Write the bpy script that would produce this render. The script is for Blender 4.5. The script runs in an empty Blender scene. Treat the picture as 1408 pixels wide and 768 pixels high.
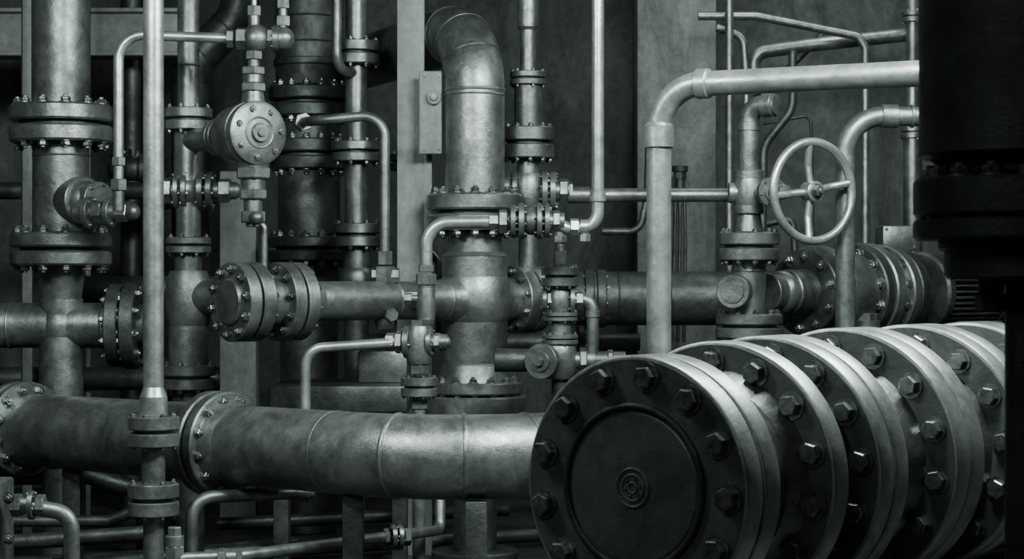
import bpy, bmesh, math, random
from mathutils import Vector, Matrix
random.seed(7)
LENS=70.0; F=LENS/36*1408; H=1.15
def P(u,v,d): return Vector(((u-704)*d/F, d, H+(384-v)*d/F))
def K(d): return d/F
X=Vector((1,0,0)); Z=Vector((0,0,1)); DN=Vector((0,0,-1))
# ---------------------------------------------------------------- materials
def newmat(name):
    m=bpy.data.materials.new(name); m.use_nodes=True
    nt=m.node_tree; b=nt.nodes['Principled BSDF']; return m,nt,b
def metal(name,c1,c2,met=0.8,r0=0.3,r1=0.55,bump=0.25,scale=9,fine=160):
    m,nt,b=newmat(name); N=nt.nodes; L=nt.links
    tc=N.new('ShaderNodeTexCoord')
    def noise(sc,det,ro=0.6,dist=0.0):
        n=N.new('ShaderNodeTexNoise'); n.inputs['Scale'].default_value=sc; n.inputs['Detail'].default_value=det
        n.inputs['Roughness'].default_value=ro; n.inputs['Distortion'].default_value=dist
        L.new(tc.outputs['Object'],n.inputs['Vector']); return n
    n1=noise(scale,9,0.72,0.4); n2=noise(fine,4); n3=noise(28,6,0.7); n4=noise(3.2,6,0.65,0.8)
    cr=N.new('ShaderNodeValToRGB'); cr.color_ramp.elements[0].position=0.38; cr.color_ramp.elements[1].position=0.62
    cr.color_ramp.elements[0].color=(*c1,1); cr.color_ramp.elements[1].color=(*c2,1)
    L.new(n1.outputs['Fac'],cr.inputs['Fac'])
    gr=N.new('ShaderNodeValToRGB'); gr.color_ramp.elements[0].position=0.36; gr.color_ramp.elements[1].position=0.56
    gr.color_ramp.elements[0].color=(0.34,0.36,0.355,1); gr.color_ramp.elements[1].color=(1,1,1,1)
    L.new(n4.outputs['Fac'],gr.inputs['Fac'])
    mx=N.new('ShaderNodeMix'); mx.data_type='RGBA'; mx.blend_type='MULTIPLY'; mx.inputs[0].default_value=0.75
    L.new(cr.outputs['Color'],mx.inputs[6]); L.new(gr.outputs['Color'],mx.inputs[7]); L.new(mx.outputs[2],b.inputs['Base Color'])
    ad=N.new('ShaderNodeMath'); ad.operation='ADD'; L.new(n3.outputs['Fac'],ad.inputs[0]); L.new(n4.outputs['Fac'],ad.inputs[1])
    mr=N.new('ShaderNodeMapRange'); mr.inputs['From Min'].default_value=0.8; mr.inputs['From Max'].default_value=1.2
    mr.inputs['To Min'].default_value=r1; mr.inputs['To Max'].default_value=r0
    L.new(ad.outputs[0],mr.inputs['Value']); L.new(mr.outputs['Result'],b.inputs['Roughness'])
    b.inputs['Metallic'].default_value=met
    bp=N.new('ShaderNodeBump'); bp.inputs['Strength'].default_value=bump; bp.inputs['Distance'].default_value=0.002
    L.new(n2.outputs['Fac'],bp.inputs['Height'])
    bp2=N.new('ShaderNodeBump'); bp2.inputs['Strength'].default_value=bump; bp2.inputs['Distance'].default_value=0.005
    L.new(n3.outputs['Fac'],bp2.inputs['Height']); L.new(bp.outputs['Normal'],bp2.inputs['Normal'])
    L.new(bp2.outputs['Normal'],b.inputs['Normal'])
    return m
def concrete(name,c1,c2,scale=1.6,bump=0.5,rough=0.85,p0=0.38,p1=0.62):
    m,nt,b=newmat(name); N=nt.nodes; L=nt.links
    tc=N.new('ShaderNodeTexCoord'); mp=N.new('ShaderNodeMapping'); mp.inputs['Scale'].default_value=(1.4,1.4,0.7)
    L.new(tc.outputs['Object'],mp.inputs['Vector'])
    n1=N.new('ShaderNodeTexNoise'); n1.inputs['Scale'].default_value=scale; n1.inputs['Detail'].default_value=12; n1.inputs['Roughness'].default_value=0.75; n1.inputs['Distortion'].default_value=0.9
    n2=N.new('ShaderNodeTexNoise'); n2.inputs['Scale'].default_value=22; n2.inputs['Detail'].default_value=9; n2.inputs['Roughness'].default_value=0.7
    L.new(mp.outputs['Vector'],n1.inputs['Vector']); L.new(tc.outputs['Object'],n2.inputs['Vector'])
    cr=N.new('ShaderNodeValToRGB'); cr.color_ramp.elements[0].position=p0; cr.color_ramp.elements[1].position=p1
    cr.color_ramp.elements[0].color=(*c1,1); cr.color_ramp.elements[1].color=(*c2,1)
    L.new(n1.outputs['Fac'],cr.inputs['Fac'])
    g2=N.new('ShaderNodeMapRange'); g2.inputs['From Min'].default_value=0.35; g2.inputs['From Max'].default_value=0.6; g2.inputs['To Min'].default_value=0.6; g2.inputs['To Max'].default_value=1.0
    L.new(n2.outputs['Fac'],g2.inputs['Value'])
    mx=N.new('ShaderNodeMix'); mx.data_type='RGBA'; mx.blend_type='MULTIPLY'; mx.inputs[0].default_value=0.8
    L.new(cr.outputs['Color'],mx.inputs[6]); L.new(g2.outputs['Result'],mx.inputs[7]); L.new(mx.outputs[2],b.inputs['Base Color'])
    b.inputs['Roughness'].default_value=rough
    bp=N.new('ShaderNodeBump'); bp.inputs['Strength'].default_value=bump; bp.inputs['Distance'].default_value=0.008
    L.new(n2.outputs['Fac'],bp.inputs['Height']); L.new(bp.outputs['Normal'],b.inputs['Normal'])
    return m
M_MAIN=metal('painted_steel',(0.14,0.154,0.149),(0.29,0.312,0.303),0.78,0.29,0.48,0.32)
M_LIGHT=metal('galvanised_steel',(0.32,0.345,0.334),(0.52,0.55,0.535),0.78,0.27,0.44,0.2)
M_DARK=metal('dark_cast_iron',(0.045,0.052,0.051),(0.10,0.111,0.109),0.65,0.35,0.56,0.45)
M_BLACK=metal('black_iron',(0.014,0.018,0.018),(0.030,0.036,0.036),0.3,0.45,0.65,0.4)
M_BOLT=metal('bolt_steel',(0.12,0.130,0.128),(0.32,0.34,0.333),0.85,0.25,0.42,0.2,40)
M_MACH=metal('machined_flange',(0.27,0.292,0.287),(0.46,0.49,0.48),0.78,0.30,0.44,0.2,5)
M_FACE=metal('flange_face',(0.080,0.091,0.090),(0.13,0.144,0.142),0.5,0.38,0.55,0.35,6)
M_WALL=concrete('wall_concrete',(0.030,0.036,0.035),(0.10,0.113,0.109))
M_COL=concrete('column_concrete',(0.08,0.090,0.086),(0.19,0.208,0.201),2.2)
M_STEELCOL=concrete('column_paint',(0.11,0.124,0.12),(0.20,0.22,0.213),2.5,0.15,0.5)
M_FLOOR=concrete('floor_concrete',(0.008,0.010,0.010),(0.04,0.045,0.044),2.0,0.6,0.45)
MATS=[M_MAIN,M_LIGHT,M_DARK,M_BLACK,M_BOLT,M_MACH,M_FACE,M_STEELCOL]
MAIN,LIGHT,DARK,BLACK,BOLT,MACH,FACE,SCOL=range(8)
# ---------------------------------------------------------------- mesh toolkit
def frame(ax):
    ax=ax.normalized(); ref=Vector((0,0,1)) if abs(ax.z)<0.9 else Vector((0,1,0))
    u=ref.cross(ax).normalized(); v=ax.cross(u).normalized()
    return ax,u,v
class Obj:
    def __init__(s,name,mat=MAIN): s.name=name; s.bm=bmesh.new(); s.mat=mat
    def ring(s,c,u,v,r,seg,ph=0.0):
        return [s.bm.verts.new(c+u*(r*math.cos(ph+2*math.pi*i/seg))+v*(r*math.sin(ph+2*math.pi*i/seg))) for i in range(seg)]
    def face(s,vs,m):
        try: f=s.bm.faces.new(vs)
        except ValueError: return
        f.material_index=m; f.smooth=True
    def join(s,a,b,m):
        n=len(a)
        for i in range(n): s.face([a[i],a[(i+1)%n],b[(i+1)%n],b[i]],m)
    def lathe(s,p,ax,prof,seg=28,mat=None,ph=0.0):
        m=s.mat if mat is None else mat
        ax,u,v=frame(ax); prev=None
        for k,(t,r) in enumerate(prof):
            c=p+ax*t
            rg=s.ring(c,u,v,max(r,1e-4),seg,ph)
            if prev: s.join(prev,rg,m)
            else: s.face(rg[::-1],m)
            prev=rg
        s.face(prev,m)
    def cyl(s,p,ax,t0,t1,r,seg=28,mat=None,ch=None,ph=0.0):
        ch=min(r*0.08,abs(t1-t0)*0.2) if ch is None else ch
        s.lathe(p,ax,[(t0,r-ch),(t0+ch,r),(t1-ch,r),(t1,r-ch)],seg,mat,ph)
    def bolt(s,p,ax,r,mat=BOLT,washer=True,stud=True,hh=1.1,seg=6):
        ph=random.random()*1.0
        if washer: s.lathe(p,ax,[(0,r*1.3),(r*0.2,r*1.3)],14,mat)
        s.lathe(p,ax,[(r*0.15,r*0.95),(r*0.25,r),(r*hh*0.85,r),(r*hh,r*0.86)],6,mat,ph)
        if stud: s.lathe(p,ax,[(r*hh*0.9,r*0.5),(r*hh+r*0.35,r*0.5),(r*hh+r*0.45,r*0.4)],10,mat)
    def bolts(s,p,ax,R,n,r,ph=0.2,**k):
        a,u,v=frame(ax)
        for i in range(n):
            t=ph+2*math.pi*i/n
            s.bolt(p+u*(R*math.cos(t))+v*(R*math.sin(t)),a,r,**k)
    def disc(s,p,ax,t0,t1,R,n=0,br=None,mat=None,seg=40,both=True,ph=0.2,bc=0.84):
        ax=ax.normalized(); ch=min((t1-t0)*0.14,R*0.03)
        s.cyl(p,ax,t0,t1,R,seg,mat,ch)
        if n:
            br=br or R*0.085
            s.bolts(p+ax*t1,ax,R*bc,n,br,ph)
            if both: s.bolts(p+ax*t0,-ax,R*bc,n,br,ph)
    def fpair(s,p,ax,t0,t1,R,n=8,mat=None,seg=40,ph=0.2,br=None):
        ax=ax.normalized(); L=t1-t0; g=L*0.05; mid=(t0+t1)/2
        e=L*0.08
        s.cyl(p,ax,t0+e,mid-g,R,seg,mat,min(L*0.05,R*0.04)); s.cyl(p,ax,mid+g,t1-e,R,seg,mat,min(L*0.05,R*0.04))
        s.cyl(p,ax,mid-g*1.5,mid+g*1.5,R*0.8,seg,DARK)
        br=br or R*0.095
        s.bolts(p+ax*(t1-e),ax,R*0.84,n,br,ph)
        a,u,v=frame(ax)
        for i in range(n):
            t=ph+2*math.pi*i/n
            s.bolt(p+ax*(t0+e)+u*(R*0.84*math.cos(t))+v*(R*0.84*math.sin(t)),-ax,br)
    def stack(s,p,ax,k,items):
        ax=ax.normalized()
        for it in items:
            c=it[0]; mt=None
            if isinstance(it[-1],str): mt=globals()[it[-1]]; it=it[:-1]
            if c=='p': s.cyl(p,ax,it[1]*k,it[2]*k,it[3]*k,36,mt,ch=it[3]*k*0.04)
            elif c=='c': s.lathe(p,ax,[(it[1]*k,it[3]*k),(it[2]*k,it[4]*k)],36,mt)
            elif c=='f': s.fpair(p,ax,it[1]*k,it[2]*k,it[3]*k,it[4],mt,44)
            elif c=='d': s.disc(p,ax,it[1]*k,it[2]*k,it[3]*k,it[4],mat=mt)
            elif c=='h': s.cyl(p,ax,it[1]*k,it[2]*k,it[3]*k,6,mt,ph=0.3)
            elif c=='b':
                t0,t1,r=it[1],it[2],it[3]; n=10
                s.lathe(p,ax,[((t0+(t1-t0)*i/n)*k,r*k*(0.78+0.22*math.sin(math.pi*i/n)**0.6)) for i in range(n+1)],36,mt)
            elif c=='w':
                t,r=it[1],it[2]; s.lathe(p,ax,[((t-1.6)*k,r*k*0.99),((t-1)*k,(r+1)*k),(t*k,(r+1.5)*k),((t+1)*k,(r+1)*k),((t+1.6)*k,r*k*0.99)],40,mt)
            elif c=='s':
                t,r=it[1],it[2]; n=12
                s.lathe(p,ax,[(t*k-r*k*math.cos(math.pi*i/n),r*k*math.sin(math.pi*i/n)) for i in range(n+1)],28,mt)
    def v(s,u,d,items): s.stack(P(u,0,d),DN,K(d),items)
    def pipe(s,pts,r,bend=None,seg=24,mat=None,collar=0,weld=False,mitre=0):
        m=s.mat if mat is None else mat
        bend=bend if bend is not None else r*2.6
        out=[pts[0]]; marks=[]
        for i in range(1,len(pts)-1):
            a=(pts[i-1]-pts[i]); b=(pts[i+1]-pts[i]); la,lb=a.length,b.length; a.normalize(); b.normalize()
            ang=a.angle(b)
            if ang>math.pi-0.02: out.append(pts[i]); continue
            tl=min(bend/math.tan(ang/2),la*0.5 if i>1 else la*0.98,lb*0.5 if i<len(pts)-2 else lb*0.98)
            br=tl*math.tan(ang/2)
            cdir=(a+b).normalized(); c=pts[i]+cdir*(br/math.sin(ang/2))
            s0=pts[i]+a*tl; s1=pts[i]+b*tl
            v0=(s0-c); v1=(s1-c); tot=v0.angle(v1); axn=v0.cross(v1).normalized()
            n=max(4,int(tot/0.1))
            for j in range(n+1):
                q=c+Matrix.Rotation(tot*j/n,3,axn)@v0; out.append(q)
            for j in range(1,mitre):
                q=c+Matrix.Rotation(tot*j/mitre,3,axn)@v0
                s.weld(q,axn.cross(q-c),r,r*0.03)
            marks.append((s0,a)); marks.append((s1,b))
        out.append(pts[-1])
        tang=[]
        for i in range(len(out)):
            if i==0: t=out[1]-out[0]
            elif i==len(out)-1: t=out[-1]-out[-2]
            else: t=(out[i]-out[i-1]).normalized()+(out[i+1]-out[i]).normalized()
            tang.append(t.normalized())
        _,u,v=frame(tang[0]); prev=None
        for i,q in enumerate(out):
            if i>0:
                rot=tang[i-1].rotation_difference(tang[i]); u=rot@u; v=rot@v
            rg=s.ring(q,u,v,r,seg)
            if prev: s.join(prev,rg,m)
            else: s.face(rg[::-1],m)
            prev=rg
        s.face(prev,m)
        for q,a in marks:
            if collar: s.cyl(q,a,-r*0.1,r*collar,r*1.18,seg,m)
            if weld: s.weld(q,a,r)
        return out
    def weld(s,q,a,r,w=None):
        w=w or r*0.045
        s.lathe(q,a,[(-w*1.4,r*0.995),(-w,r+w*0.5),(0,r+w*0.8),(w,r+w*0.5),(w*1.4,r*0.995)],48)
    def torus(s,c,ax,R,r,seg=64,sg=14,mat=None):
        m=s.mat if mat is None else mat
        ax,u,v=frame(ax); rings=[]
        for i in range(seg):
            t=2*math.pi*i/seg; d=u*math.cos(t)+v*math.sin(t)
            rings.append([s.bm.verts.new(c+d*(R+r*math.cos(2*math.pi*j/sg))+ax*(r*math.sin(2*math.pi*j/sg))) for j in range(sg)])
        for i in range(seg): s.join(rings[i],rings[(i+1)%seg],m)
    def box(s,a,b,mat=None,bev=0.004):
        m=s.mat if mat is None else mat
        lo=Vector([min(a[i],b[i]) for i in range(3)]); hi=Vector([max(a[i],b[i]) for i in range(3)])
        r=bmesh.ops.create_cube(s.bm,size=1.0,matrix=Matrix.Translation((lo+hi)/2)@Matrix.Diagonal((*(hi-lo),1)))
        fs=set(f for v in r['verts'] for f in v.link_faces)
        for f in fs: f.material_index=m
        es=list(set(e for v in r['verts'] for e in v.link_edges))
        if bev:
            rr=bmesh.ops.bevel(s.bm,geom=es,offset=bev,segments=2,affect='EDGES',profile=0.5)
            for f in rr['faces']: f.material_index=m
    def done(s):
        bmesh.ops.recalc_face_normals(s.bm,faces=s.bm.faces)
        me=bpy.data.meshes.new(s.name); s.bm.to_mesh(me); s.bm.free()
        for mt in MATS: me.materials.append(mt)
        xs=[v.co for v in me.vertices]
        c=Vector([(min(v[i] for v in xs)+max(v[i] for v in xs))/2 for i in range(3)])
        me.transform(Matrix.Translation(-c)); me.set_sharp_from_angle(angle=math.radians(32))
        ob=bpy.data.objects.new(s.name,me); ob.location=c
        bpy.context.scene.collection.objects.link(ob); return ob
def slab(name,lo,hi,mat):
    bm=bmesh.new(); lo=Vector(lo); hi=Vector(hi)
    bmesh.ops.create_cube(bm,size=1.0,matrix=Matrix.Diagonal((*(hi-lo),1)))
    me=bpy.data.meshes.new(name); bm.to_mesh(me); bm.free(); me.materials.append(mat)
    ob=bpy.data.objects.new(name,me); ob.location=(lo+hi)/2; bpy.context.scene.collection.objects.link(ob); return ob
CEIL=3.7
# ---------------------------------------------------------------- room
slab('floor',(-4.2,-1.7,-0.1),(4.2,11.2,0),M_FLOOR)
slab('ceiling',(-4.2,-1.7,CEIL),(4.2,11.2,CEIL+0.1),M_WALL)
slab('wall_back',(-4.2,11.0,0),(4.2,11.2,CEIL),M_WALL)
slab('wall_left',(-4.2,-1.7,0),(-4.0,11.0,CEIL),M_WALL)
slab('wall_right',(4.0,-1.7,0),(4.2,11.0,CEIL),M_WALL)
slab('wall_front',(-4.2,-1.9,0),(4.2,-1.7,CEIL),M_WALL)
def colm(name,u0,u1,d,depth,mat,bev=0.012):
    o=Obj(name,0); a=P(u0,0,d); b=P(u1,0,d)
    o.box((a.x,d,0),(b.x,d+depth,CEIL),0,bev); ob=o.done(); ob.data.materials[0]=mat; return ob
colm('concrete_column',876,985,10.0,0.4,M_COL)
colm('concrete_column',200,330,10.6,0.35,M_WALL)
o=Obj('steel_column',SCOL); d=8.3
o.box((P(546,0,d).x,d,0),(P(583,0,d).x,d+0.012,CEIL),bev=0.003)
o.box((P(571,0,d).x,d+0.012,0),(P(574,0,d).x,d+0.065,CEIL),bev=0.001)
o.box((P(546,0,d).x,d+0.058,0),(P(583,0,d).x,d+0.07,CEIL),bev=0.003)
o.box((P(580,0,d).x,d+0.002,0),(P(594,0,d).x,d+0.065,P(0,190,d).z),bev=0.003)
o.done()
o=Obj('terminal_plate',SCOL); q=P(583,98,8.22); q2=P(612,212,8.22)
o.box((q.x-0.02,8.20,q2.z),(q2.x-0.012,8.225,q.z),bev=0.006); c=P(597,134,8.20)
o.box((q.x-0.015,8.225,q2.z+0.02),(q.x+0.0,8.3,q.z-0.02),bev=0.002)
o.cyl(c,Vector((0,-1,0)),0,0.02,0.03); o.cyl(c,Vector((0,-1,0)),0.02,0.035,0.014,mat=BOLT)
for (u,v) in ((584,104),(604,104),(584,205),(604,205)): o.bolt(P(u,v,8.2),Vector((0,-1,0)),0.006)
o.done()
o=Obj('steel_beam',SCOL)
za=P(0,18,9.6).z; zb=P(0,72,9.6).z
o.box((-3.9,9.6,za-0.0),(P(255,0,9.6).x,9.62,zb)); o.box((-3.9,9.55,za),(P(255,0,9.6).x,9.75,za+0.02)); o.box((-3.9,9.55,zb-0.02),(P(255,0,9.6).x,9.75,zb))
o.done()
for (u0,u1,d,m) in ((29,44,9.0,SCOL),(116,124,9.3,SCOL)):
    o=Obj('steel_post',m); a=P(u0,0,d).x; b=P(u1,0,d).x
    o.box((a,d,0),(b,d+0.01,CEIL),bev=0.002); o.box((a,d,0),(a+0.008,d+0.07,CEIL),bev=0.002); o.done()
# ---------------------------------------------------------------- A left flanged riser
d=8.1
o=Obj('flanged_riser_pipe'); k=K(d)
o.v(84,d,[('p',-520,145,40),('f',140,201,70,12),('p',195,320,38),('w',214,38),('f',316,369,69,12),('c',366,420,34,26),('p',410,640,30),('p',640,769,26)])
o.stack(P(-150,447,d),X,k,[('p',0,305,31),('w',165,31),('w',292,31),('d',302,320,57,10,'DARK'),('d',323,342,60,10,'DARK'),('p',335,352,30,'DARK')])
o.stack(P(84,447,d),DN,k,[('s',0,34)])
br=Vector((0.75,-0.66,0))
o.stack(P(88,277,d),br,k,[('p',0,48,33),('s',44,28),('h',50,72,24),('d',72,80,25,6,'MAIN')])
o.stack(P(104,292,7.85),Vector((0.95,-0.3,0)),K(7.85),[('p',0,90,11),('d',18,26,22,6),('h',30,44,16),('d',50,58,20,6),('h',64,82,14),('s',86,12)])
o.done()
# ---------------------------------------------------------------- B large bottom pipe with bend
o=Obj('large_elbow_pipe'); zB=0.565; rB=0.140
def PB(u,d): q=P(u,0,d); return Vector((q.x,d,zB))
f1=PB(30,7.8); f2=PB(303,7.1); n1=(f2-f1).normalized()
c1=f2+n1*1.12
end=PB(900,7.0)
out=o.pipe([f1-n1*0.5,c1,end],rB,bend=0.52,seg=64,weld=False)
def upx(q): return 704+q.x*F/q.y
targets=[472,548,638,722]
for i in range(1,len(out)):
    for j in range(40):
        q=out[i-1].lerp(out[i],j/40); q3=out[i-1].lerp(out[i],(j+1)/40)
        for T in targets:
            if upx(q)<T<=upx(q3): o.weld(q,out[i]-out[i-1],rB,0.0025 if T==472 else 0.0065)
o.fpair(f1,n1,-0.05,0.05,0.185,12); o.fpair(f2,n1,-0.07,0.055,0.186,12,seg=64,br=0.016)
o.lathe(f2,n1,[(0.04,0.159),(0.10,0.141)],48)
o.done()
# ---------------------------------------------------------------- slim riser, front left
d=6.75
o=Obj('slim_riser_pipe',LIGHT)
o.v(211,d,[('p',-600,575,14),('c',532,545,14,19),('p',545,572,19),('f',568,617,35,8,'MAIN'),('p',610,665,16,'MAIN'),('f',660,712,35,8,'MAIN'),('p',706,850,14,'MAIN')])
o.done()
# ---------------------------------------------------------------- row with tee, elbow riser
R0=P(653,412,8.2); ru=Vector((0.767,0.642,0)); k=K(8.2)
o=Obj('elbow_riser_pipe')
o.pipe([P(653,300,8.2),P(653,40,8.2),P(653,40,8.2)+Vector((-0.40,0.916,0))*2.2],41*k,bend=84*k,seg=64,weld=True,mitre=3)
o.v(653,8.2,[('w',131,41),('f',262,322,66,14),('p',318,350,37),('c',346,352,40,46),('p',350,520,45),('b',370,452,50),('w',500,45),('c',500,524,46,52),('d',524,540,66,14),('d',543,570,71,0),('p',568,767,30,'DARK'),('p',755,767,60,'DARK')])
o.lathe(R0,ru,[(-0.30,0.080),(-0.17,0.082),(-0.10,0.105),(0.0,0.125),(0.10,0.110),(0.17,0.09),(0.20,0.09)],40)
o.weld(R0-ru*0.17,ru,0.083,0.005)
o.cyl(R0,ru,-0.95,-0.2,0.077,40)
for m in (-0.42,-0.80): o.weld(R0+ru*m,ru,0.077,0.005)
o.disc(R0,ru,0.19,0.25,0.142,10,0.014); o.disc(R0,ru,0.262,0.325,0.142,0)
o.bolts(R0+ru*0.325,ru,0.12,10,0.014)
for (a,b) in ((-1.175,-1.125),(-1.115,-1.06),(-0.975,-0.925),(-0.915,-0.865)):
    o.cyl(R0,ru,a,b,0.15,56,MAIN,0.004)
o.bolts(R0+ru*-1.175,-ru,0.124,10,0.016); o.bolts(R0+ru*-1.06,ru,0.124,10,0.014,ph=-0.2+math.pi)
o.bolts(R0+ru*-0.975,-ru,0.124,10,0.014); o.bolts(R0+ru*-0.865,ru,0.124,10,0.016)
o.cyl(R0,ru,-1.19,-1.1,0.088,40); o.cyl(R0,ru,-1.08,-0.9,0.10,40); o.lathe(R0,ru,[(-0.87,0.115),(-0.79,0.078)],40)
o.done()
# ---------------------------------------------------------------- riser with valves
d=7.95
o=Obj('valve_riser_pipe')
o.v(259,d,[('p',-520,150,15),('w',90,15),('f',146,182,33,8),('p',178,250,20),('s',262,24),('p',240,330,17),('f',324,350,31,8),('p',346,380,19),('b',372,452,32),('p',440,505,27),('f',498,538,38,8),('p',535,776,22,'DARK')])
o.stack(P(225,262,d),X,K(d),[('h',0,12,18),('p',0,100,12),('d',16,23,27,6),('d',27,34,28,6),('d',48,56,26,6),('d',60,68,26,6),('h',76,92,17),('s',96,12)])
o.stack(P(259,408,d),Vector((0.9,-0.4,0)),K(d),[('p',0,60,24)])
o.done()
dv=7.5
p0=P(357,182,dv); tgt=P(259,188,7.95); ax=(Vector((tgt.x,tgt.y,p0.z))-p0).normalized(); k=K(dv)
ln=(tgt-p0).length/k
o=Obj('diaphragm_valve')
o.lathe(p0,ax,[(0,38*k),(3*k,44*k),(14*k,44*k),(15*k,41*k),(18*k,41*k),(19*k,44*k),(30*k,44*k),(32*k,40*k),(66*k,40*k),(76*k,31*k),(84*k,20*k)],40)
o.stack(p0,ax,k,[('p',60,ln-10,17),('d',98,106,27,6),('d',109,117,27,6)])
o.bolts(p0+ax*2*k,-ax,34*k,7,4.8*k,ph=0.1); o.cyl(p0,-ax,-3*k,5*k,13*k); o.cyl(p0,-ax,0,8*k,6*k); o.torus(p0,ax,21*k,1.6*k,40,8)
dq=7.56
o.v(348,dq,[('p',70,160,6),('h',92,103,17),('p',103,114,14),('h',114,126,18),('c',126,146,14,18),('c',214,232,24,20),('h',230,246,25),('p',244,262,17),('h',260,274,20),('p',272,292,13),('h',290,306,18),('p',300,312,10)])
o.stack(P(348,300,dq),Vector((0.3,-0.95,0)),k,[('p',0,30,9),('s',30,9)])
o.pipe([P(352,302,dq),P(363,312,dq),P(363,372,dq)],5*k,8*k)
o.done()
d=7.56; k=K(d)
o=Obj('instrument_tubing',LIGHT)
o.pipe([P(163,262,d),P(163,47,d),P(322,53,d)],7*k,34*k)
o.v(163,d,[('h',216,228,10,'MAIN'),('h',246,262,12,'MAIN'),('p',260,290,8,'MAIN')])
o.stack(P(312,53,d),X,k,[('h',0,10,13,'MAIN'),('h',13,28,16,'MAIN'),('s',40,20,'MAIN'),('h',56,70,15,'MAIN'),('d',64,72,18,6,'MAIN'),('s',76,17,'MAIN')])
o.pipe([P(388,66,d),P(389,20,d),P(389,-60,d)],6*k,10*k,mat=MAIN)
o.v(389,d,[('h',22,36,10,'MAIN'),('h',0,12,9,'MAIN')])
o.v(349,d,[('h',8,22,10,'MAIN'),('p',20,92,8,'MAIN'),('h',70,82,12,'MAIN')])
o.pipe([P(349,15,d),P(352,-80,d)],4*k)
o.done()
# ---------------------------------------------------------------- wide tower pipe
d=9.1
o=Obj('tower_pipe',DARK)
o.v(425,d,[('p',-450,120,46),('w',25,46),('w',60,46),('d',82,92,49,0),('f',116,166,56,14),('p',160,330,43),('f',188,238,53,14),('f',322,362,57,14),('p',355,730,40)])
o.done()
o=Obj('ventilation_duct',DARK); d=9.9; k=K(d)
o.pipe([P(262,330,d),P(262,90,d),P(330,20,d),P(330,-260,d)],26*k,60*k,seg=40,weld=True); o.done()
d=8.65
o=Obj('flanged_riser_pipe')
o.v(490,d,[('p',-480,60,15),('f',54,92,33,8),('p',88,196,15),('f',192,225,34,8),('p',220,308,16),('f',304,342,34,8),('p',338,375,19),('b',368,400,24),('p',395,700,17,'DARK')])
o.pipe([P(463,-90,8.5),P(463,96,8.5),P(486,100,8.62)],7*K(8.5),24*K(8.5))
o.done()
d=7.9; k=K(d)
o=Obj('instrument_tubing')
o.pipe([P(414,168,8.3),P(432,166,d),P(529,157,d),P(529,350,d)],7*k,30*k)
o.stack(P(416,168,8.25),Vector((0.3,-0.9,0)),k,[('h',-6,10,14),])
o.v(529,d,[('h',345,364,11),('h',366,392,15),('p',390,440,9),('h',404,418,14),('b',418,450,15),('h',440,452,12)])
o.stack(P(529,378,d),X,k,[('h',-18,-8,10),('h',8,20,10)])
o.stack(P(529,410,d),X,k,[('p',0,60,5),('h',10,22,10),('h',26,46,13)])
o.stack(P(529,432,d),Vector((0.4,-0.9,0)),k,[('p',0,24,8),('h',20,30,10)])
o.done()
# ---------------------------------------------------------------- elbow tube w/ compression fittings
d=7.4; k=K(d)
o=Obj('compression_fitting_pipe',LIGHT)
o.pipe([P(586,366,d),P(586,306,d),P(684,305,d)],8.5*k,32*k)
o.stack(P(676,304,d),X,k,[('h',-4,10,11,'MAIN'),('h',10,22,17,'MAIN'),('p',18,100,12,'MAIN'),('d',26,33,23,6,'MAIN'),('d',37,45,25,8,'MAIN'),('b',44,66,19,'MAIN'),('d',62,69,25,6,'MAIN'),('d',73,80,23,6,'MAIN'),('h',84,94,15,'MAIN')])
o.pipe([P(765,305,d),P(778,314,d),P(822,312,d),P(822,-420,d)],8.5*k,22*k)
o.v(822,d,[('p',262,277,11)]); o.stack(P(774,312,d),X,k,[('h',10,22,12),('p',24,34,10.5)])
o.v(804,d,[('p',306,330,6),('h',322,332,8)])
o.done()
o=Obj('tubing_valve')
o.v(586,d,[('h',364,374,11),('h',376,392,15),('p',390,440,12),('b',386,446,13),('p',430,470,9)])
o.stack(P(586,410,d),X,k,[('h',-30,-20,8),('p',-30,0,5)])
o.v(576,d,[('h',440,452,13),('b',448,500,19),('h',498,514,14),('f',516,547,25,6),('p',545,790,9),('h',550,562,12)])
o.stack(P(576,470,d),Vector((1,-0.15,0)),k,[('h',-46,-34,13),('h',-32,-22,16),('p',-40,40,11),('d',-20,-12,22,6),('d',12,19,19,6),('h',22,30,13),('s',36,9)])
o.pipe([P(540,471,d),P(420,479,d),P(420,585,d)],7*k,26*k,mat=LIGHT)
o.pipe([P(420,560,d),P(420,640,d)],6.5*k)
o.done()
# ---------------------------------------------------------------- riser and pipe run to the right
d=8.35; k=K(d)
o=Obj('flanged_riser_pipe')
o.v(726,d,[('p',-480,38,14.5),('c',36,42,14.5,11),('p',40,104,11),('f',97,119,25,6),('p',115,178,19),('f',171,222,36,10),('p',216,300,15),('b',238,290,22),('h',286,300,18),('p',296,420,13)])
o.stack(P(693,262,d),X,k,[('d',0,8,26,6),('d',11,18,27,6),('p',10,90,14),('d',52,60,27,8),('d',63,71,27,8),('h',76,88,17),('h',88,95,12)])
o.stack(P(785,268,d),X,k,[('p',-2,245,9.5,'MAIN'),('p',-4,26,11.5)])
o.done()
d=7.7; k=K(d)
o=Obj('gate_valve')
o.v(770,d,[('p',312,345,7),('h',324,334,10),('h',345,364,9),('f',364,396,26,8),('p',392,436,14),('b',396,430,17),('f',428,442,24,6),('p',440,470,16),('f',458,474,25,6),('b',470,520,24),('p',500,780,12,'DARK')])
o.stack(P(770,412,d),X,k,[('h',-18,-8,13),('p',-16,30,9),('d',-24,-18,15,5),('d',14,20,19,6),('h',22,32,12)])
o.pipe([P(792,412,d),P(815,411,d),P(815,495,d)],8.5*k,16*k,collar=1.0)
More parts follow.
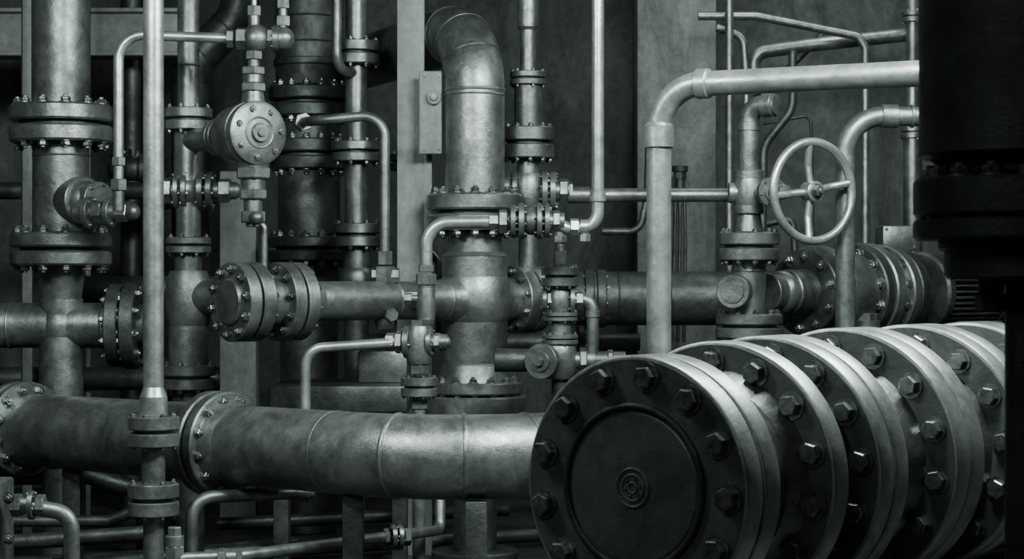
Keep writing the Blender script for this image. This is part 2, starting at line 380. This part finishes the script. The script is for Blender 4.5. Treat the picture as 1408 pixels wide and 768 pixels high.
o.stack(P(762,495,d),Vector((-0.45,-0.9,0)),k,[('p',0,40,18),('d',32,44,24,0),('d',44,47,14,0),('h',46,52,7)])
o.stack(P(775,495,d),X,k,[('p',0,85,12),('h',22,32,18),('p',30,44,14),('h',60,68,15)])
o.stack(P(770,495,d),-X,k,[('p',0,90,16,'DARK')])
o.done()
o=Obj('process_pipe',DARK); d=8.95; k=K(d)
o.stack(P(790,410,d),X,k,[('p',0,420,37),('f',10,46,40,10),('w',60,37),('w',130,37)])
o.done()
o=Obj('process_pipe',DARK); o.stack(P(100,398,8.9),X,K(8.9),[('p',0,110,19),('p',110,420,19)]); o.done()
# ---------------------------------------------------------------- overhead bright pipe with elbow
d=6.6; k=K(d)
o=Obj('overhead_elbow_pipe',LIGHT)
e1=P(906,118,d); e2=P(1285,100,6.15)
o.pipe([Vector((e1.x,d,0)),e1,e2,e2+Vector((0.9,-0.25,0.0))],17*k,bend=62*k,seg=40)
o.v(906,d,[('p',174,203,20.5),('c',168,174,17,20.5)])
hd=(e2-e1); o.stack(e1+hd.normalized()*62*k,hd,k,[('p',-4,13,20.5)])
o.done()
d=7.35; k=K(d)
o=Obj('overhead_elbow_pipe',MAIN)
e1=P(1162,160,d)
o.pipe([Vector((e1.x,d,0)),e1,P(1420,160,d)],13.5*k,bend=52*k,seg=32)
o.stack(P(1212,160,d),X,k,[('p',0,22,16.5),('d',40,44,16,0)])
o.done()
# ---------------------------------------------------------------- handwheel valve stack
d=7.7; k=K(d)
o=Obj('handwheel_valve')
o.pipe([P(1030,320,d),P(1030,146,d),P(1030,146,d)+Vector((0.10,-0.07,0.0))],14*k,20*k,seg=32)
tip=P(1030,146,d)+Vector((0.065,-0.05,0.0)); o.stack(tip,Vector((0.8,-0.58,0)),k,[('p',-6,10,16.5)])
o.v(1030,d,[('p',168,180,15.5),('p',234,246,20),('b',236,292,21),('p',282,294,20),('c',292,318,15,20),('f',316,362,42,10),('p',358,436,23),('w',372,23),('f',428,468,46,10),('p',464,776,24)])
o.stack(P(1008,265,d),X,k,[('d',-6,2,14,0),('p',0,60,12),('h',42,52,16)])
hw=P(1118,263,7.2); sp=P(1040,264,d); sx=(hw-sp).normalized()
o.stack(sp,sx,k,[('p',0,60,12),('d',46,56,20,6),('p',60,100,9),('h',78,88,12)])
o.cyl(sp,sx,0.2,(hw-sp).length,0.012)
o.stack(P(1020,400,d),Vector((-0.35,-0.94,0)),k,[('p',0,40,20),('p',30,52,23),('p',52,54,16)])
Wn=Vector((0.5,-0.866,0)); kk=K(7.2); Rw=68*kk
o.torus(hw,Wn,Rw,6*kk,72,16,LIGHT)
a_,u_,v_=frame(Wn)
o.cyl(hw,Wn,-0.035,0.02,14*kk,mat=LIGHT); o.bolt(hw+Wn*0.02,Wn,8*kk)
for ang in (0.20,0.10+math.pi/2,0.12+math.pi,-0.1+1.5*math.pi):
    dr=u_*math.cos(ang)+v_*math.sin(ang)
    o.pipe([hw-Wn*0.012+dr*8*kk,hw-Wn*0.02+dr*35*kk,hw+dr*Rw],5.2*kk,20*kk,seg=14,mat=LIGHT)
o.done()
# ---------------------------------------------------------------- pump + motor
o=Obj('centrifugal_pump',MAIN)
pp=P(1040,402,7.75); pa=Vector((0.74,0.67,0)).normalized(); k=K(7.9)
def disc(a,b,R,n,mt=None): o.disc(pp,pa,a*k,b*k,R*k,n,R*k*0.1,mt,56)
o.stack(pp,pa,k,[('p',22,60,25),('b',40,64,30),('c',60,110,27,34),('p',64,70,31),('p',60,135,31)])
disc(98,114,60,10,DARK); disc(117,136,65,0)
o.stack(pp,pa,k,[('b',136,215,60),('p',130,220,50)])
disc(200,217,68,12,DARK); disc(221,241,70,0,MAIN)
o.stack(pp,pa,k,[('p',235,290,60)])
disc(262,280,68,12); disc(284,304,66,0,DARK)
o.stack(pp,pa,k,[('c',302,336,60,40)])
o.v(1190,8.0,[('p',440,470,20),('h',430,445,16)])
o.box(Vector((pp.x+0.2,8.0,0)),Vector((pp.x+0.72,8.55,0.25)),DARK,0.01)
for m_ in (140,290):
    q=pp+pa*m_*k; o.box((q.x-0.05,q.y-0.1,0.2),(q.x+0.05,q.y+0.1,q.z),DARK,0.005)
o.done()
o=Obj('electric_motor',DARK)
mp=pp+pa*368*k
R=54*k
o.cyl(mp,pa,0,150*k,R*0.86,40)
_,u_,v_=frame(pa)
for i in range(40):
    t=2*math.pi*i/40; dr=u_*math.cos(t)+v_*math.sin(t)
    tn=pa.cross(dr)
    a=mp+dr*R*0.8+pa*12*k; b=mp+dr*R*1.05+pa*12*k; L=pa*125*k; w=tn*0.0035
    vs=[o.bm.verts.new(x) for x in (a-w,a+w,b+w,b-w,a-w+L,a+w+L,b+w+L,b-w+L)]
    for f in ((0,1,2,3),(4,5,6,7),(0,1,5,4),(1,2,6,5),(2,3,7,6),(3,0,4,7)): o.face([vs[j] for j in f],MAIN)
o.cyl(mp,pa,-10*k,10*k,R*1.08,40); o.cyl(mp,pa,138*k,190*k,R*1.08,40); o.cyl(mp,pa,-30*k,0,12*k)
o.box((mp.x+0.0,mp.y+0.0,0),(mp.x+0.35,mp.y+0.35,mp.z-R*0.8),DARK)
o.done()
o=Obj('junction_box',MAIN); q=P(1214,310,8.9); q2=P(1262,345,8.9)
o.box((q.x,8.9,q2.z),(q2.x,9.1,q.z),bev=0.008)
for (u,v) in ((1219,315),(1257,315),(1219,340),(1257,340)): o.bolt(P(u,v,8.9),Vector((0,-1,0)),0.006)
o.pipe([P(1238,344,9.0),P(1238,480,9.0)],0.02); o.done()
# ---------------------------------------------------------------- foreground spool with blind flange
S0=P(871,670,4.6); th=math.radians(37.5); sa=Vector((math.sin(th),math.cos(th),0))
o=Obj('blind_flanged_pipe_spool',MACH)
def bigdisc(t0,t1,R,n,br,front=True,back=False,ph=0.0):
    c=0.006
    o.lathe(S0,sa,[(t0,R-c*1.2),(t0+c*0.4,R-c*0.35),(t0+c,R),(t1-c,R),(t1,R-c)],160,MACH)
    o.lathe(S0,sa,[(t0-0.0015,R*0.55),(t0-0.0015,R-c*1.6),(t0+0.002,R-c*1.4)],128,FACE)
    if front: o.bolts(S0+sa*(t0-0.0015),-sa,R*0.845,n,br,ph=ph,stud=False,hh=0.95)
    if back: o.bolts(S0+sa*t1,sa,R*0.845,n,br,ph=ph,stud=True)
bigdisc(0.0,0.070,0.306,13,0.027,ph=math.radians(81.4))
bigdisc(0.079,0.150,0.306,13,0.024,front=False,back=True,ph=0.1)
o.cyl(S0,sa,0.065,0.085,0.26,96,BLACK)
o.torus(S0,sa,0.188,0.010,128,12,BLACK)
o.lathe(S0,sa,[(-0.0035,0.0),(-0.0035,0.172),(0.001,0.178)],96,FACE)
for r_,w_ in ((0.044,0.0035),(0.030,0.003),(0.012,0.003)): o.torus(S0-sa*0.0035,sa,r_,w_,64,8,FACE)
o.bolts(S0-sa*0.0035,-sa,0.021,6,0.0035,stud=False,washer=False,mat=FACE)
o.cyl(S0,sa,0.10,2.35,0.232,96,MAIN)
o.lathe(S0,sa,[(0.148,0.262),(0.20,0.233)],96,MAIN)
def fl(t,R,n,pair,ph,L=0.075):
    o.lathe(S0,sa,[(t-0.05,0.233),(t,0.262)],96,MAIN)
    bigdisc(t,t+L,R,n,0.027,ph=ph,back=not pair)
    if pair:
        bigdisc(t+L+0.01,t+2*L+0.01,R,n,0.026,front=False,back=True,ph=ph); o.cyl(S0,sa,t+L-0.002,t+L+0.012,R*0.9,96,BLACK)
        o.lathe(S0,sa,[(t+2*L+0.01,0.262),(t+2*L+0.06,0.233)],96,MAIN)
fl(0.36,0.330,14,False,0.25,0.07)
fl(0.58,0.338,14,True,0.12,0.07)
fl(0.985,0.350,14,True,0.30,0.08)
fl(1.40,0.352,14,True,0.1,0.075)
fl(1.78,0.352,14,True,0.2,0.075)
for t in (0.50,1.25,2.1):
    q=S0+sa*t
    o.box((q.x-0.12,q.y-0.06,0),(q.x+0.12,q.y+0.06,q.z-0.2),DARK,0.006)
o.done()
# ---------------------------------------------------------------- near vessel on the right edge
d=3.4; k=K(d)
o=Obj('flanged_pressure_vessel',BLACK)
o.v(1408,d,[('p',-700,218,142),('c',214,226,142,115),('p',222,242,112),('d',246,298,150,16),('d',302,330,150,0),('p',326,384,108),('d',330,344,116,12),('p',380,392,60),('p',388,1310,26)])
o.v(1362,d,[('p',378,420,17),('h',404,428,21)])
o.done()
# ---------------------------------------------------------------- background conduits
def line(name,pts,r,d,mat=DARK,bend=None,collar=0):
    k=K(d); o=Obj(name,mat); o.pipe([P(u,v,(q[0] if q else d)) for (u,v,*q) in pts],r*k,bend=(bend or r*3)*k,collar=collar); o.done()
line('conduit_pipe',[(1003,-500),(1003,400)],6,9.4,MAIN)
line('conduit_pipe',[(960,22),(1040,22),(1180,50),(1190,66),(1190,335)],6,9.5,MAIN,14)
line('conduit_pipe',[(985,38),(1022,50),(1026,110),(1026,320)],6,9.6,MAIN,20)
line('conduit_pipe',[(1036,120),(1036,72),(1110,62),(1420,28)],10,9.7,MAIN,20)
line('conduit_pipe',[(1036,130),(1060,118),(1130,48)],5,9.8,DARK,20)
line('conduit_pipe',[(1048,330),(1050,200),(1090,150),(1090,70)],6,9.2,DARK,40)
line('conduit_pipe',[(1040,420),(1040,310),(1090,300),(1098,420)],5,9.3,DARK,10)
line('conduit_pipe',[(1050,170),(1115,158),(1118,330)],2.2,10.4,DARK,10)
line('conduit_pipe',[(828,318),(880,318),(890,270),(892,200)],5,9.0,DARK,20)
line('conduit_pipe',[(560,345),(590,345),(603,360),(603,480)],5,8.5,MAIN,14)
line('process_pipe',[(-60,655),(120,652),(200,676),(200,760)],13,8.3,DARK,30)
line('process_pipe',[(-80,752),(215,732)],11,6.95,DARK)
line('process_pipe',[(-60,716),(150,716),(190,700)],8,7.4,DARK,20)
line('process_pipe',[(300,720),(700,700)],9,8.6,DARK)
o=Obj('flanged_riser_pipe'); o.v(1255,9.6,[('p',-420,190,9),('f',14,32,15,6),('f',172,192,17,6),('p',186,640,13)]); o.done()
o=Obj('wall_gauge_valve',DARK); o.v(935,9.8,[('p',228,236,11),('h',236,246,9),('p',244,262,7),('h',258,268,10)])
for dx in (-6,0,6): o.pipe([P(935+dx,266,9.8),P(935+dx*1.2,330,9.8),P(932+dx*1.4,470,9.8)],2.4*K(9.8))
o.done()
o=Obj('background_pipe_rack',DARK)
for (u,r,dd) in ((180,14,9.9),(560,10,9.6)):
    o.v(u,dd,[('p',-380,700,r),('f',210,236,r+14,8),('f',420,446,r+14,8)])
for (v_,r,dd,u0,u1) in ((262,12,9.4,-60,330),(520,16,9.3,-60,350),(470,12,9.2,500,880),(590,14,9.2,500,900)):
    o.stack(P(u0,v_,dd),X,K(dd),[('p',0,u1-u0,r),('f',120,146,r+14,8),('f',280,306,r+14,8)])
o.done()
o=Obj('gate_valve',DARK)
o.stack(P(150,232,8.7),X,K(8.7),[('p',0,70,10),('d',4,11,20,6),('d',14,21,20,6),('b',20,44,17),('d',44,51,20,6),('d',54,61,20,6)])
o.v(182,8.7,[('p',205,232,5),('h',214,224,10)]); o.done()
o=Obj('equipment_cabinet',SCOL); q=P(302,235,9.2); q2=P(352,400,9.2); o.box((q.x,9.2,0.0),(q2.x,9.35,q.z),bev=0.006)
for v_ in (262,380): o.bolt(P(340,v_,9.2),Vector((0,-1,0)),0.014)
o.done()
o=Obj('pump_skid',DARK)
q=P(370,530,7.9); q2=P(560,560,7.9); o.box((q.x,7.9,q2.z-0.02),(q2.x,8.5,q.z),DARK,0.01)
for u in (384,486,548):
    x=P(u,0,7.9).x; o.box((x-0.03,7.95,0),(x+0.03,8.05,q2.z),DARK)
o.box((P(492,0,8.1).x,8.1,q.z),(P(560,0,8.1).x,8.4,P(0,482,8.1).z),MAIN,0.01)
o.done()
# ---------------------------------------------------------------- floor level piping
o=Obj('floor_elbow_pipe'); d=6.9; k=K(d)
o.pipe([P(430,676,7.1),P(264,684,d),P(262,800,d)],9*k,30*k); o.stack(P(415,677,7.1),X,k,[('h',0,12,13)]); o.done()
o=Obj('floor_elbow_pipe'); d=6.5; k=K(d)
o.pipe([P(240,800,d),P(240,768,d),P(330,764,d),P(540,737,7.0),P(605,728,7.4),P(605,600,7.5)],8.5*k,20*k)
o.stack(P(300,766,d),X,k,[('h',0,12,13),('p',12,26,11),('h',26,34,12)])
o.stack(P(528,739,6.98),Vector((1,.3,0.0)),k,[('h',0,8,14),('d',10,17,19,6),('d',20,27,19,6),('h',30,40,13)])
o.v(240,d,[('h',724,738,10),('p',736,750,13),('h',750,770,14)]); o.done()
o=Obj('floor_elbow_pipe'); d=6.2; k=K(d)
o.pipe([P(20,692,d),P(98,706,d),P(100,820,d)],11*k,26*k); o.stack(P(28,694,d),X,k,[('h',-12,2,16),('p',0,14,13),('d',12,19,20,6),('h',22,34,15)])
o.box(P(-40,668,6.1),P(20,790,6.4),MAIN,0.01)
for (u,v_) in ((12,684),(12,740)): o.bolt(P(u,v_,6.1),Vector((0,-1,0)),0.014)
o.done()
for (x0,y0,x1,y1,r,z) in ((-2.6,6.9,-0.9,8.3,0.03,0.05),(-2.6,7.4,0.6,8.8,0.03,0.05),(-1.9,6.2,0.1,7.6,0.022,0.04),(-0.4,6.7,1.2,8.0,0.018,0.04),(-0.9,6.9,1.6,7.4,0.025,0.04),(-2.8,6.6,-1.3,6.9,0.03,0.12)):
    o=Obj('floor_pipe',DARK); o.pipe([Vector((x0,y0,z)),Vector((x1,y1,z))],r)
    q=Vector((x0,y0,z)).lerp(Vector((x1,y1,z)),0.5); a_=Vector((x1-x0,y1-y0,0)).normalized()
    o.cyl(q,a_,0,0.05,r*1.3); o.cyl(q,a_,0.07,0.1,r*1.5,6); o.done()
for (u,d_) in ((655,6.5),(486,6.7),(100,7.62)):
    o=Obj('pipe_support',DARK); x=P(u,0,d_).x
    o.box((x-0.035,d_-0.03,0.01),(x+0.035,d_+0.03,0.428),DARK,0.004); o.box((x-0.09,d_-0.08,0),(x+0.09,d_+0.08,0.012),DARK,0.003); o.done()
# ---------------------------------------------------------------- lights
def area(name,loc,target,sx_,sy_,power,col=(0.89,1.0,0.965)):
    l=bpy.data.lights.new(name,'AREA'); l.shape='RECTANGLE'; l.size=sx_; l.size_y=sy_; l.energy=power; l.color=col
    ob=bpy.data.objects.new(name,l); ob.location=loc; ob.rotation_euler=(Vector(target)-Vector(loc)).to_track_quat('-Z','Y').to_euler()
    bpy.context.scene.collection.objects.link(ob)
area('area_light',(0.9,5.2,2.8),(0.1,7.0,0.8),1.1,0.5,150)
area('area_light',(-1.6,4.9,2.7),(-1.0,7.9,1.3),0.9,0.4,78)
area('area_light',(2.1,6.0,3.0),(1.1,5.4,0.8),1.0,0.6,90)
area('area_light',(1.7,9.0,3.4),(1.6,10.8,1.5),1.8,0.4,30)  # added fill to brighten the back wall, not a fixture of the room
area('area_light',(-1.0,1.4,3.4),(0.1,6.5,0.7),2.6,1.6,36)  # added soft fill from the camera side, lifts the dark fronts
w=bpy.data.worlds.new('world'); bpy.context.scene.world=w; w.use_nodes=True
w.node_tree.nodes['Background'].inputs['Color'].default_value=(0.02,0.026,0.025,1)
# ---------------------------------------------------------------- camera
cam=bpy.data.cameras.new('camera'); cam.lens=LENS; cam.sensor_width=36
cam.dof.use_dof=True; cam.dof.focus_distance=6.2; cam.dof.aperture_fstop=9
co=bpy.data.objects.new('camera',cam); co.location=(0,0,H); co.rotation_euler=(math.radians(90),0,0)
bpy.context.scene.collection.objects.link(co); bpy.context.scene.camera=co
